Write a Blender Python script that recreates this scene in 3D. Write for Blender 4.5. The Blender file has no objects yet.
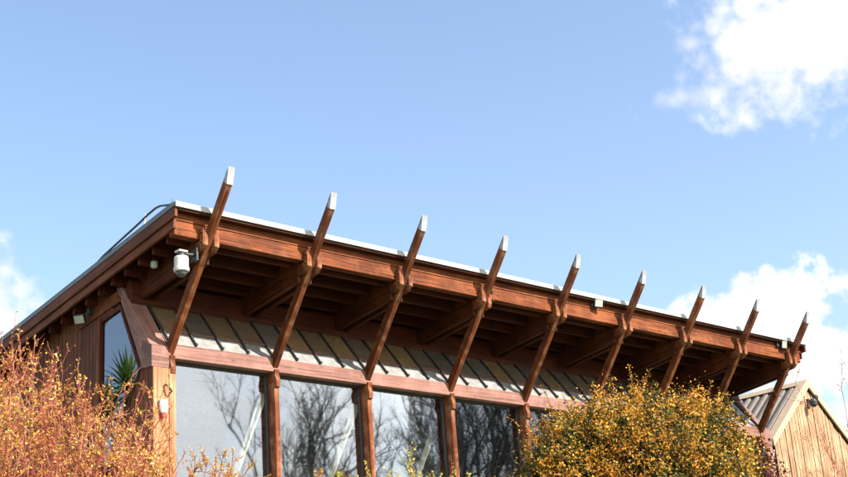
import bpy, bmesh, math, random
from mathutils import Vector, Matrix, noise
S = bpy.context.scene
COL = S.collection
H = 6.44            # height of the window-head beam above the camera's ground; building coordinates are measured from it
BAY = 1.8
RNG = random.Random(7)

# ------------------------------------------------------------------ materials
def nmat(name):
    m = bpy.data.materials.new(name); m.use_nodes = True
    nt = m.node_tree; nt.nodes.clear()
    out = nt.nodes.new('ShaderNodeOutputMaterial')
    return m, nt, out
def N(nt, typ, **kw):
    n = nt.nodes.new(typ)
    for k, v in kw.items():
        if k in n.inputs: n.inputs[k].default_value = v
        else: setattr(n, k, v)
    return n
def ramp(nt, stops):
    r = nt.nodes.new('ShaderNodeValToRGB'); e = r.color_ramp.elements
    while len(e) < len(stops): e.new(0.5)
    for el, (p, c) in zip(e, stops):
        el.position = p; el.color = (*c, 1)
    return r
def wood(name, dark, mid, light, rough=.6, grain=26, weather=None, bump=.25):
    m, nt, out = nmat(name); L = nt.links.new
    tc = N(nt, 'ShaderNodeTexCoord'); oi = N(nt, 'ShaderNodeObjectInfo')
    add = N(nt, 'ShaderNodeVectorMath', operation='MULTIPLY_ADD')
    comb = N(nt, 'ShaderNodeCombineXYZ')
    mul = N(nt, 'ShaderNodeMath', operation='MULTIPLY'); mul.inputs[1].default_value = 37.0
    L(oi.outputs['Random'], mul.inputs[0])
    for i in range(3): L(mul.outputs[0], comb.inputs[i])
    add.inputs[1].default_value = (1.0, grain, grain)
    L(tc.outputs['Object'], add.inputs[0]); L(comb.outputs[0], add.inputs[2])
    n1 = N(nt, 'ShaderNodeTexNoise', Scale=1.6, Detail=6.0, Roughness=.62); L(add.outputs[0], n1.inputs['Vector'])
    n2 = N(nt, 'ShaderNodeTexNoise', Scale=1.3, Detail=3.0); L(tc.outputs['Object'], n2.inputs['Vector'])
    mx = N(nt, 'ShaderNodeMath', operation='MULTIPLY_ADD'); mx.inputs[1].default_value = .55
    L(n1.outputs['Fac'], mx.inputs[0])
    m2 = N(nt, 'ShaderNodeMath', operation='MULTIPLY'); m2.inputs[1].default_value = .45; L(n2.outputs['Fac'], m2.inputs[0])
    L(m2.outputs[0], mx.inputs[2])
    r = ramp(nt, [(.33, tuple(c*.75 for c in dark)), (.5, mid), (.63, tuple(c*1.12 for c in light))]); L(mx.outputs[0], r.inputs[0])
    col = r.outputs[0]
    # drying checks: thin dark lines along the grain, and dark knots
    ck = N(nt, 'ShaderNodeVectorMath', operation='MULTIPLY'); ck.inputs[1].default_value = (.55, 1, 1); L(add.outputs[0], ck.inputs[0])
    nk = N(nt, 'ShaderNodeTexNoise', Scale=1.15, Detail=2.0); L(ck.outputs[0], nk.inputs['Vector'])
    rk = ramp(nt, [(.60, (0, 0, 0)), (.66, (1, 1, 1))]); L(nk.outputs['Fac'], rk.inputs[0])
    kv = N(nt, 'ShaderNodeVectorMath', operation='MULTIPLY_ADD'); kv.inputs[1].default_value = (3.2, 7, 7); L(tc.outputs['Object'], kv.inputs[0]); L(comb.outputs[0], kv.inputs[2])
    vo = N(nt, 'ShaderNodeTexVoronoi', Scale=1.0); L(kv.outputs[0], vo.inputs['Vector'])
    rv_ = ramp(nt, [(.07, (1, 1, 1)), (.15, (0, 0, 0))]); L(vo.outputs['Distance'], rv_.inputs[0])
    km = N(nt, 'ShaderNodeMath', operation='MAXIMUM'); L(rk.outputs[0], km.inputs[0]); L(rv_.outputs[0], km.inputs[1])
    kf = N(nt, 'ShaderNodeMath', operation='MULTIPLY'); kf.inputs[1].default_value = .62; L(km.outputs[0], kf.inputs[0])
    kx = N(nt, 'ShaderNodeMixRGB'); kx.inputs[2].default_value = (*[c*.4 for c in dark], 1); L(kf.outputs[0], kx.inputs[0]); L(col, kx.inputs[1]); col = kx.outputs[0]
    # board-to-board variation
    hv = N(nt, 'ShaderNodeHueSaturation'); L(col, hv.inputs['Color'])
    vm = N(nt, 'ShaderNodeMapRange'); vm.inputs['To Min'].default_value = .78; vm.inputs['To Max'].default_value = 1.2
    L(oi.outputs['Random'], vm.inputs['Value']); L(vm.outputs[0], hv.inputs['Value']); col = hv.outputs[0]
    if weather:
        n3 = N(nt, 'ShaderNodeTexNoise', Scale=5.0, Detail=5.0, Roughness=.7); L(tc.outputs['Object'], n3.inputs['Vector'])
        r3 = ramp(nt, [(.5, (0, 0, 0)), (.72, (1, 1, 1))]); L(n3.outputs['Fac'], r3.inputs[0])
        f3 = N(nt, 'ShaderNodeMath', operation='MULTIPLY'); f3.inputs[1].default_value = weather[1]; L(r3.outputs[0], f3.inputs[0])
        mix = N(nt, 'ShaderNodeMixRGB'); mix.inputs[2].default_value = (*weather[0], 1)
        L(f3.outputs[0], mix.inputs[0]); L(col, mix.inputs[1]); col = mix.outputs[0]
    b = N(nt, 'ShaderNodeBsdfPrincipled', Roughness=rough); L(col, b.inputs['Base Color'])
    b.inputs['Specular IOR Level'].default_value = .16
    bp = N(nt, 'ShaderNodeBump', Strength=bump, Distance=.01); L(n1.outputs['Fac'], bp.inputs['Height']); L(bp.outputs[0], b.inputs['Normal'])
    L(b.outputs[0], out.inputs[0]); return m
def plain(name, c, rough=.5, metal=0, var=.15, scale=6, spec=.4):
    m, nt, out = nmat(name); L = nt.links.new
    tc = N(nt, 'ShaderNodeTexCoord')
    n = N(nt, 'ShaderNodeTexNoise', Scale=scale, Detail=5.0, Roughness=.65); L(tc.outputs['Object'], n.inputs['Vector'])
    r = ramp(nt, [(.3, tuple(x*(1-var) for x in c)), (.7, tuple(min(1, x*(1+var)) for x in c))]); L(n.outputs['Fac'], r.inputs[0])
    b = N(nt, 'ShaderNodeBsdfPrincipled', Roughness=rough, Metallic=metal); b.inputs['Specular IOR Level'].default_value = spec
    L(r.outputs[0], b.inputs['Base Color']); L(b.outputs[0], out.inputs[0]); return m
def glass(name, refl, tint=(.86, .9, .9), wob=.0):
    m, nt, out = nmat(name); L = nt.links.new
    t = N(nt, 'ShaderNodeBsdfTransparent'); t.inputs[0].default_value = (*tint, 1)
    g = N(nt, 'ShaderNodeBsdfGlossy', Roughness=.022); g.inputs[0].default_value = (.95, .97, 1, 1)
    fr = N(nt, 'ShaderNodeLayerWeight', Blend=.3)
    mr = N(nt, 'ShaderNodeMapRange'); mr.inputs['To Min'].default_value = refl; mr.inputs['To Max'].default_value = 1.0
    L(fr.outputs['Fresnel'], mr.inputs['Value'])
    tc = N(nt, 'ShaderNodeTexCoord'); nz = N(nt, 'ShaderNodeTexNoise', Scale=1.1, Detail=1.0); oi = N(nt, 'ShaderNodeObjectInfo'); va = N(nt, 'ShaderNodeVectorMath', operation='ADD'); L(tc.outputs['Object'], va.inputs[0]); L(oi.outputs['Random'], va.inputs[1]); L(va.outputs[0], nz.inputs['Vector'])
    bp = N(nt, 'ShaderNodeBump', Strength=wob, Distance=.05); L(nz.outputs['Fac'], bp.inputs['Height']); L(bp.outputs[0], g.inputs['Normal'])
    mx = N(nt, 'ShaderNodeMixShader'); L(mr.outputs[0], mx.inputs[0]); L(t.outputs[0], mx.inputs[1]); L(g.outputs[0], mx.inputs[2])
    L(mx.outputs[0], out.inputs[0]); return m
def soffit_toned_glass(name):
    m, nt, out = nmat(name); L = nt.links.new
    oi = N(nt, 'ShaderNodeObjectInfo'); tc = N(nt, 'ShaderNodeTexCoord')
    nz = N(nt, 'ShaderNodeTexNoise', Scale=5.0, Detail=6.0, Roughness=.7); L(tc.outputs['Object'], nz.inputs['Vector'])
    r = ramp(nt, [(0, (.23, .145, .075)), (.3, (.12, .105, .085)), (.55, (.31, .185, .08)), (.8, (.135, .125, .11)), (1, (.25, .17, .085))]); L(oi.outputs['Random'], r.inputs[0])  # brown and grey pane tones painted in for the mirrored soffit and room
    dm = N(nt, 'ShaderNodeMixRGB', blend_type='MULTIPLY'); dm.inputs[0].default_value = 1.0
    rd = ramp(nt, [(.3, (.8, .8, .8)), (.7, (1.15, 1.12, 1.08))]); L(nz.outputs['Fac'], rd.inputs[0]); L(r.outputs[0], dm.inputs[1]); L(rd.outputs[0], dm.inputs[2])
    d = N(nt, 'ShaderNodeBsdfDiffuse'); L(dm.outputs[0], d.inputs[0])
    t = N(nt, 'ShaderNodeBsdfTransparent'); t.inputs[0].default_value = (.7, .55, .35, 1)
    g = N(nt, 'ShaderNodeBsdfGlossy', Roughness=.025)
    m1 = N(nt, 'ShaderNodeMixShader'); m1.inputs[0].default_value = .65; L(t.outputs[0], m1.inputs[1]); L(d.outputs[0], m1.inputs[2])
    fr = N(nt, 'ShaderNodeFresnel', IOR=2.1)
    m2 = N(nt, 'ShaderNodeMixShader'); L(fr.outputs[0], m2.inputs[0]); L(m1.outputs[0], m2.inputs[1]); L(g.outputs[0], m2.inputs[2])
    L(m2.outputs[0], out.inputs[0]); return m
def leafmat(name, stops, scale=9, rough=.55, trans=.35):
    m, nt, out = nmat(name); L = nt.links.new
    geo = N(nt, 'ShaderNodeNewGeometry'); tc = N(nt, 'ShaderNodeTexCoord')
    n = N(nt, 'ShaderNodeTexNoise', Scale=scale, Detail=3.0); L(tc.outputs['Object'], n.inputs['Vector'])
    a = N(nt, 'ShaderNodeMath', operation='MULTIPLY_ADD'); a.inputs[1].default_value = .55
    L(geo.outputs['Random Per Island'], a.inputs[0])
    s = N(nt, 'ShaderNodeMath', operation='MULTIPLY_ADD'); s.inputs[1].default_value = 1.1; s.inputs[2].default_value = -.32
    L(n.outputs['Fac'], s.inputs[0]); L(s.outputs[0], a.inputs[2])
    r = ramp(nt, stops); L(a.outputs[0], r.inputs[0])
    b = N(nt, 'ShaderNodeBsdfPrincipled', Roughness=rough); L(r.outputs[0], b.inputs['Base Color'])
    b.inputs['Specular IOR Level'].default_value = .25
    t = N(nt, 'ShaderNodeBsdfTranslucent'); L(r.outputs[0], t.inputs[0])
    mx = N(nt, 'ShaderNodeMixShader'); mx.inputs[0].default_value = trans; L(b.outputs[0], mx.inputs[1]); L(t.outputs[0], mx.inputs[2])
    L(mx.outputs[0], out.inputs[0]); return m

M = {}
M['timber'] = wood('stained_timber', (.052, .0115, .0033), (.114, .0275, .007), (.19, .055, .016), rough=.72, weather=((.22, .095, .038), .4))
M['strut'] = wood('strut_timber', (.052, .0115, .0036), (.112, .0285, .0085), (.19, .058, .02), rough=.72, weather=((.26, .15, .09), .6))
M['rafter'] = wood('shade_toned_rafter', (.026, .0056, .0018), (.052, .0115, .0035), (.085, .022, .0072), rough=.72)  # darkened copy of the stained timber, eave shade put into the colour
M['joist'] = wood('shade_toned_soffit', (.026, .0048, .0018), (.044, .0083, .0029), (.072, .0155, .0054))  # timber colour darkened to carry the shade under the roof
M['apron'] = plain('weathered_flashing', (.17, .165, .158), .42, 0, var=.4, scale=7)
M['rust'] = plain('rusty_bolt', (.06, .035, .025), .6, .4)
M['prop'] = wood('sunlit_toned_prop', (.7, .6, .44), (.8, .71, .55), (.85, .78, .64))  # near-white so the poles look sunlit behind glass; light put into the colour
M['barge'] = wood('barge_timber', (.075, .021, .009), (.115, .034, .015), (.155, .052, .025))
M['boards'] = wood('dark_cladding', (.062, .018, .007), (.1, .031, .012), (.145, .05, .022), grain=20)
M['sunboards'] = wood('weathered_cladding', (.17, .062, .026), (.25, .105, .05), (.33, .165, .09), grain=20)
M['header'] = wood('painted_sill', (.15, .07, .054), (.172, .083, .065), (.2, .105, .084), weather=((.27, .16, .14), .5))
M['tan'] = wood('larch_cladding', (.16, .078, .038), (.24, .135, .075), (.32, .205, .128), grain=18, weather=((.26, .18, .13), .5))
M['tantrim'] = plain('beige_trim', (.28, .21, .14), .6, var=.12)
M['white'] = plain('white_metal_trim', (.29, .29, .288), .45, var=.2, scale=4)
M['cap'] = plain('metal_cap', (.25, .255, .26), .4, .15, var=.3, scale=9)
M['grey'] = plain('grey_metal_trim', (.13, .135, .145), .5, .3, var=.15)
M['roof'] = plain('roof_membrane', (.05, .052, .058), .8)
M['dark'] = plain('dark_frame', (.022, .02, .02), .5)
M['seam'] = plain('zinc_sheet', (.15, .128, .11), .55, .1, var=.15)
M['pan'] = plain('zinc_pan', (.055, .046, .04), .6, .1, var=.2)
M['glass'] = glass('window_glass', .11, wob=.05)
M['sideglass'] = glass('side_glass', .16, (.7, .76, .8))
M['obsc'] = soffit_toned_glass('soffit_toned_glass')
M['plaster'] = plain('plaster', (.5, .46, .4), .85)
M['floor'] = plain('floor_boards', (.32, .22, .14), .6)
M['plastic'] = plain('white_plastic', (.42, .415, .40), .4, var=.06)
M['smoke'] = plain('smoked_dome', (.05, .05, .055), .1, var=.05, spec=.8)
M['black'] = plain('black_metal', (.02, .02, .022), .45)
M['lens'] = plain('lamp_lens', (.3, .3, .26), .15, var=.15, spec=.8)
M['red'] = plain('red_plastic', (.5, .03, .02), .4)
M['cable'] = plain('dark_rail', (.06, .062, .07), .5, .3)
M['stanchion'] = plain('pale_stanchion', (.5, .4, .36), .5)
M['concrete'] = plain('concrete', (.3, .29, .27), .9)

# ------------------------------------------------------------------ object helpers
def tag(o, label=None, cat=None, group=None, kind=None):
    if label: o['label'] = label
    if cat: o['category'] = cat
    if group: o['group'] = group
    if kind: o['kind'] = kind
    return o
def empty(name, loc, label, cat, group=None):
    o = bpy.data.objects.new(name, None); COL.objects.link(o)
    o.location = loc; o.empty_display_size = .3
    return tag(o, label, cat, group)
WPOS = {}
def wpos(o):
    return WPOS.get(o.name, o.matrix_basis)
def link(name, me, parent, Mw):
    o = bpy.data.objects.new(name, me); COL.objects.link(o)
    WPOS[o.name] = Mw
    if parent is not None:
        o.parent = parent
        o.matrix_local = wpos(parent).inverted() @ Mw if parent.name in WPOS else Matrix.Translation(-Vector(parent.location)) @ Mw
    else:
        o.matrix_local = Mw
    return o
def frame(axis, up=(0, 0, 1)):
    x = Vector(axis).normalized(); z = Vector(up)
    z = (z - x*z.dot(x))
    if z.length < 1e-4: z = Vector((0, 1, 0)) - x*x.y
    z.normalize(); y = z.cross(x)
    return Matrix((x, y, z)).transposed()
def mesh(name, V, F, mat, parent=None, axis=(1, 0, 0), origin=None, bevel=0, smooth=False, local=False):
    """V: building coordinates (H is added here) unless local; grain follows axis."""
    V = [Vector(v) for v in V]
    if not local: V = [v + Vector((0, 0, H)) for v in V]
    if origin is None: origin = sum(V, Vector())/len(V)
    origin = Vector(origin)
    R = frame(axis); Ri = R.transposed()
    me = bpy.data.meshes.new(name)
    me.from_pydata([Ri @ (v - origin) for v in V], [], F)
    bm = bmesh.new(); bm.from_mesh(me)
    bmesh.ops.recalc_face_normals(bm, faces=bm.faces)
    if bevel:
        bmesh.ops.bevel(bm, geom=list(bm.edges), offset=bevel, segments=1, affect='EDGES', clamp_overlap=True)
    bm.to_mesh(me); bm.free()
    if smooth:
        for p in me.polygons: p.use_smooth = True
    me.materials.append(mat)
    return link(name, me, parent, Matrix.Translation(origin) @ R.to_4x4())
BF = [(0, 3, 2, 1), (4, 5, 6, 7), (0, 1, 5, 4), (1, 2, 6, 5), (2, 3, 7, 6), (3, 0, 4, 7)]
def boxv(x0, x1, y0, y1, z0, z1):
    return [(x0, y0, z0), (x1, y0, z0), (x1, y1, z0), (x0, y1, z0), (x0, y0, z1), (x1, y0, z1), (x1, y1, z1), (x0, y1, z1)]
def box(name, x0, x1, y0, y1, z0, z1, mat, parent=None, axis=(1, 0, 0), bevel=.006, **k):
    return mesh(name, boxv(x0, x1, y0, y1, z0, z1), BF, mat, parent, axis, bevel=bevel, **k)
def prism(name, poly, ext, mat, parent=None, axis=(1, 0, 0), bevel=.005, **k):
    """extrude a polygon (list of 3-D points) along ext"""
    n = len(poly); P = [Vector(p) for p in poly]; Q = [p + Vector(ext) for p in P]
    F = [tuple(range(n)), tuple(range(2*n-1, n-1, -1))] + [(i, (i+1) % n, n+(i+1) % n, n+i) for i in range(n)]
    return mesh(name, P+Q, F, mat, parent, axis, bevel=bevel, **k)
def slope_beam(name, a, b, w, d, mat, parent, bevel=.004, up=(0, 0, 1)):
    """bar between two points, section w across and d along up"""
    a = Vector(a); b = Vector(b); R = frame(b-a, up); y = R.col[1]*w/2; z = R.col[2]*d/2
    V = [a-y-z, a+y-z, a+y+z, a-y+z, b-y-z, b+y-z, b+y+z, b-y+z]
    F = [(0, 1, 2, 3), (7, 6, 5, 4), (0, 4, 5, 1), (1, 5, 6, 2), (2, 6, 7, 3), (3, 7, 4, 0)]
    return mesh(name, V, F, mat, parent, b-a, bevel=bevel)
class Soup:
    def __init__(s): s.V = []; s.F = []
    def quad(s, p):
        i = len(s.V); s.V += [tuple(v) for v in p]; s.F.append(tuple(range(i, i+len(p))))
    def hull(s, poly, ext):
        n = len(poly); i = len(s.V); P = [Vector(p) for p in poly]; E = Vector(ext)
        s.V += [tuple(p) for p in P] + [tuple(p+E) for p in P]
        s.F += [tuple(range(i, i+n)), tuple(range(i+2*n-1, i+n-1, -1))] + [(i+k, i+(k+1) % n, i+n+(k+1) % n, i+n+k) for k in range(n)]
    def box(s, *a):
        i = len(s.V); s.V += boxv(*a); s.F += [tuple(i+k for k in f) for f in BF]
    def tube(s, pts, r0, r1, n=3):
        m = len(pts); base = len(s.V); prev = None
        for j, p in enumerate(pts):
            t = (pts[min(j+1, m-1)] - pts[max(j-1, 0)])
            if t.length < 1e-9: t = Vector((0, 0, 1))
            t.normalize()
            a = Vector((1, 0, 0)) if abs(t.x) < .8 else Vector((0, 1, 0))
            if prev is not None: a = prev
            u = (a - t*a.dot(t)).normalized(); w = t.cross(u); prev = u
            r = r0 + (r1-r0)*j/(m-1)
            for k in range(n):
                an = 2*math.pi*k/n
                s.V.append(tuple(p + u*(math.cos(an)*r) + w*(math.sin(an)*r)))
        for j in range(m-1):
            for k in range(n):
                a = base+j*n+k; b = base+j*n+(k+1) % n
                s.F.append((a, b, b+n, a+n))
        s.F.append(tuple(base+k for k in range(n))[::-1]); s.F.append(tuple(base+(m-1)*n+k for k in range(n)))
    def lathe(s, c, prof, n=20, axis=None):
        base = len(s.V); c = Vector(c); R = frame(axis, (.3, .2, 1)) if axis else None
        for (r, z) in prof:
            for k in range(n):
                a = 2*math.pi*k/n
                v = Vector((r*math.cos(a), r*math.sin(a), z))
                if R is not None: v = R @ Vector((v.z, v.x, v.y))
                s.V.append(tuple(c+v))
        for j in range(len(prof)-1):
            for k in range(n):
                a = base+j*n+k; b = base+j*n+(k+1) % n
                s.F.append((a, b, b+n, a+n))
        s.F.append(tuple(base+k for k in range(n))[::-1]); s.F.append(tuple(base+(len(prof)-1)*n+k for k in range(n)))
    def out(s, name, mat, parent=None, axis=(1, 0, 0), local=False, bevel=0, smooth=False, origin=None):
        return mesh(name, s.V, s.F, mat, parent, axis, origin, bevel, smooth, local)

# ------------------------------------------------------------------ ground
def ground_z(x, y):
    t = min(1, max(0, (y+13.5)/11.5)); t = t*t*(3-2*t)
    return 3.55*t + .06*noise.noise(Vector((x*.35, y*.35, 0))) + .5*max(0, min(1, (y-25)/60))
gm, nt, out = nmat('grass_ground'); L = nt.links.new
tc = N(nt, 'ShaderNodeTexCoord'); n1 = N(nt, 'ShaderNodeTexNoise', Scale=.6, Detail=6.0); n2 = N(nt, 'ShaderNodeTexNoise', Scale=14.0, Detail=5.0)
L(tc.outputs['Object'], n1.inputs['Vector']); L(tc.outputs['Object'], n2.inputs['Vector'])
ad = N(nt, 'ShaderNodeMath', operation='MULTIPLY_ADD'); ad.inputs[1].default_value = .5; mm = N(nt, 'ShaderNodeMath', operation='MULTIPLY'); mm.inputs[1].default_value = .5
L(n2.outputs['Fac'], mm.inputs[0]); L(n1.outputs['Fac'], ad.inputs[0]); L(mm.outputs[0], ad.inputs[2])
r = ramp(nt, [(.35, (.05, .045, .02)), (.5, (.06, .085, .025)), (.65, (.1, .13, .04))]); L(ad.outputs[0], r.inputs[0])
b = N(nt, 'ShaderNodeBsdfPrincipled', Roughness=.95); L(r.outputs[0], b.inputs['Base Color']); L(b.outputs[0], out.inputs[0])
def axis_samples(lo, hi, flo, fhi, fine):
    a = []; v = flo
    while v <= fhi: a.append(v); v += fine
    v = flo; st = fine
    while v > lo: st *= 1.5; v -= st; a.insert(0, v)
    v = a[-1]; st = fine
    while v < hi: st *= 1.5; v += st; a.append(v)
    return a
xs = axis_samples(-1500, 1500, -22, 34, 1.0); ys = axis_samples(-1500, 1500, -22, 16, 1.0)
V = [(x, y, ground_z(x, y)) for y in ys for x in xs]; nx = len(xs)
F = [(j*nx+i, j*nx+i+1, (j+1)*nx+i+1, (j+1)*nx+i) for j in range(len(ys)-1) for i in range(nx-1)]
g = mesh('ground', V, F, gm, local=True, smooth=True, origin=(0, 0, 0)); tag(g, kind='structure')

# ------------------------------------------------------------------ main building
FL = -2.7                      # floor level relative to the window head
X0, X1 = -.366, 14.62          # end walls
B = empty('timber_building', (7, 4, H+FL), 'long dark timber building with raking struts under its deep overhanging roof', 'building')
SL = .135
def zr(y): return 1.815 - SL*(y+1.08)      # roof top
YB = 8.6
RX0, RX1 = -.65, 14.86

# roof slab, soffit boards, edge trim
prism('roof', [(RX0, -1.055, zr(-1.055)), (RX0, YB, zr(YB)), (RX0, YB, zr(YB)-.075), (RX0, -1.055, zr(-1.055)-.075)], (RX1-RX0, 0, 0), M['roof'], B, bevel=0)
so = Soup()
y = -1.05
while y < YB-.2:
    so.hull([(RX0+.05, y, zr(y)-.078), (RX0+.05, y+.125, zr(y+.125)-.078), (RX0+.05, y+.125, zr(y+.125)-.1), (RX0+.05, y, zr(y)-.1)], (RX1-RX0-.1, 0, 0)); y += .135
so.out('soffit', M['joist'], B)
prism('roof_edge_trim', [(RX0-.012, -1.08, 1.743), (RX0-.012, -1.08, 1.818), (RX0-.012, -.9, 1.805), (RX0-.012, -.9, 1.8), (RX0-.012, -1.058, 1.812), (RX0-.012, -1.058, 1.743)], (RX1-RX0+.024, 0, 0), M['white'], B, bevel=.002)
# verge (rake) of the left and right end
for sgn, xe in ((1, RX0), (-1, RX1)):
    def rake(name, dx0, dx1, t0, t1, ya, mat, yb=YB):
        x = xe + sgn*dx0
        return prism(name, [(x, ya, zr(ya)-t0), (x, yb, zr(yb)-t0), (x, yb, zr(yb)-t1), (x, ya, zr(ya)-t1)], (sgn*(dx1-dx0), 0, 0), mat, B, axis=(0, 1, -SL), bevel=.003)
    rake('verge_trim', -.018, .03, -.012, .052, -1.05, M['grey'])
    rake('verge_capping', -.004, .06, -.035, -.0125, -.95, M['roof'])
    rake('barge_board', -.008, .035, .0545, .2, -1.045, M['barge'])
    rake('barge_board', .028, .07, .202, .325, -.955, M['barge'])

# eaves fascia and beam
box('fascia', RX0+.03, RX1-.05, -.948, -.915, 1.597, 1.733, M['timber'], B, bevel=.003)
bs = Soup()                                         # the long eaves beam, its lower arris worn
box('eaves_beam', -.60, RX1-.1, -.94, -.80, 1.38, 1.594, M['timber'], B, bevel=.008)

# joists running along the roof
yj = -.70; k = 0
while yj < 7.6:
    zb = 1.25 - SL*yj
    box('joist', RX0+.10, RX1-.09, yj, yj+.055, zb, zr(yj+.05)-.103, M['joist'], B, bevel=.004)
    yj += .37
# twin rafters, struts, posts at every bay line
sl = .7314                      # run per rise of a strut
def strut_poly(x):
    t = .172
    return [(x, -sl*2.035, 2.035), (x, -sl*2.16-.012, 2.275), (x, -sl*2.275+t+.01, 2.275-.03), (x, sl*2.6+t, -2.6), (x, sl*2.6, -2.6)]
def cutpoly(x, y0):
    return
for i in range(9):
    x = BAY*i; jit = RNG.uniform(-.006, .006)
    # strut: one long raking timber from the floor inside to its plumb-cut tip above the roof
    t = .172
    tipb = (-1.498, 2.034); tipt = (-1.548, 2.265)
    # rear line: y = -sl*z + t ; the top end meets it
    # intersection of plumb cut's continuation with the rear line is the top point itself
    zt = tipt[1]
    rear_top = (-1.548, (1.548+t)/sl)                # rear line at the tip
    poly = [(x-.118, tipb[0], tipb[1]), (x-.118, tipt[0], rear_top[1]-.085), (x-.118, tipt[0]+.012, rear_top[1]-.075), (x-.118, sl*.2+t, -.2), (x-.118, sl*.2, -.2)]
    st = prism('strut', poly, (.096, 0, 0), M['strut'], B, axis=(0, -sl, 1), bevel=.007)
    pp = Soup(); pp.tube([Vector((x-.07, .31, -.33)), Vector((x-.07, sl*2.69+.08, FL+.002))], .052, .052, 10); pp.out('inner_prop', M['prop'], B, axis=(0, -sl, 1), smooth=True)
    # metal cap folded over the cut end
    cz = rear_top[1]-.085
    c = Soup(); e = .006
    c.hull([(x-.118-e, tipb[0]-.007, tipb[1]+.0), (x-.118-e, tipt[0]-.009, cz+.012), (x-.118-e, tipt[0]+.07, cz-.09), (x-.118-e, tipt[0]+.055, cz-.095), (x-.118-e, tipt[0]+.002, cz-.016), (x-.118-e, tipb[0]-.001, tipb[1]-.0)], (.096+2*e, 0, 0))
    c.hull([(x-.118-e, tipb[0]-.006, tipb[1]), (x-.118-e, tipt[0]-.008, cz+.01), (x-.118-e, tipt[0]+.06, cz-.08), (x-.118-e, tipt[0]+.10, cz-.185)], (.004, 0, 0))
    c.hull([(x-.022+e-.004, tipb[0]-.006, tipb[1]), (x-.022+e-.004, tipt[0]-.008, cz+.01), (x-.022+e-.004, tipt[0]+.06, cz-.08), (x-.022+e-.004, tipt[0]+.10, cz-.185)], (.004, 0, 0))
    c.out('strut_cap', M['cap'], st)
    for (xa, xb) in ((-.205, -.1205), (-.0195, .064)):
        if i == 3 and xa > -.1: fz = -.985
        else: fz = -1.035
        def rb(y): return 1.01 - .122*y
        poly = [(x+xa+.004, -.795, 1.27+jit), (x+xa+.004, -.795, 1.50), (x+xa+.004, 4.5, rb(4.5)+.36), (x+xa+.004, 4.5, rb(4.5)), (x+xa+.004, -.78, rb(-.78))]
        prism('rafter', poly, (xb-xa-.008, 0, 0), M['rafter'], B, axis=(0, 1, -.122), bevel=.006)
        prism('rafter_shoe', [(x+xa, fz, 1.29+jit), (x+xa, fz, 1.525+jit), (x+xa, -.9425, 1.535+jit), (x+xa, -.9425, 1.36), (x+xa, -.80, 1.36), (x+xa, -.80, 1.20+jit), (x+xa, -.95, 1.225+jit)], (xb-xa, 0, 0), M['strut'], B, axis=(0, 0, 1), bevel=.006)
    for (xx, ex) in ((x-.211, -1), (x+.070, 1)):
        for (yb_, zb_) in ((-1.0, 1.34), (-1.0, 1.48)):
            bt = Soup(); bt.lathe((xx+ex*.000, yb_, zb_), [(.022, -.012), (.022, .004), (.012, .006), (.012, .014)] if ex > 0 else [(.012, -.014), (.012, -.006), (.022, -.004), (.022, .012)], 8, axis=(1, 0, 0))
            bt.out('bolt', M['rust'], B)
    # post
    px0 = x-.104 if i else x-.10
    box('post', px0, x-.016, -.004, .225, FL, -.062, M['strut'], B, axis=(0, 0, 1), bevel=.008)
    prism('bracket', [(x-.101, -.006, -.30), (x-.101, -.035, -.285), (x-.101, -.05, -.19), (x-.101, -.02, -.1), (x-.101, -.035, -.03), (x-.101, -.006, -.02)], (.082, 0, 0), M['strut'], B, axis=(0, 0, 1), bevel=.004)

# window-head beam, its end block, sloped verge boards
box('head_beam', -.035, X1-.02, .0, .21, -.06, .149, M['header'], B, bevel=.006)
prism('end_block', [(X0-.02, -.006, -.214), (X0-.02, -.006, .10), (X0-.02, .25, .22), (X0-.02, .29, -.19)], (.31, 0, 0), M['header'], B, axis=(1, 0, 0), bevel=.006)
gs = .82                        # run per rise of the sloped glazing
def gy(z): return .03 + gs*(z-.15)
def on_glass(x, z, off=0):      # off measured along the outward normal
    n = Vector((0, -1, gs)).normalized()
    return Vector((x, gy(z), z)) + n*off
# left verge board of the sloped glazing (side face shows on the gable)
zt = 1.17
prism('verge_board', [(X0-.016, .0, .06), (X0-.016, gy(zt)-.03, zt), (X0-.016, gy(zt)+.10, zt), (X0-.016, .285, -.10), (X0-.016, .24, -.16)], (.285, 0, 0), M['header'], B, axis=(0, gs, 1), bevel=.006)
prism('verge_board', [(X1-.12, .0, .06), (X1-.12, gy(zt)-.03, zt), (X1-.12, gy(zt)+.10, zt), (X1-.12, .285, -.10)], (.17, 0, 0), M['header'], B, axis=(0, gs, 1), bevel=.006)
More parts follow.
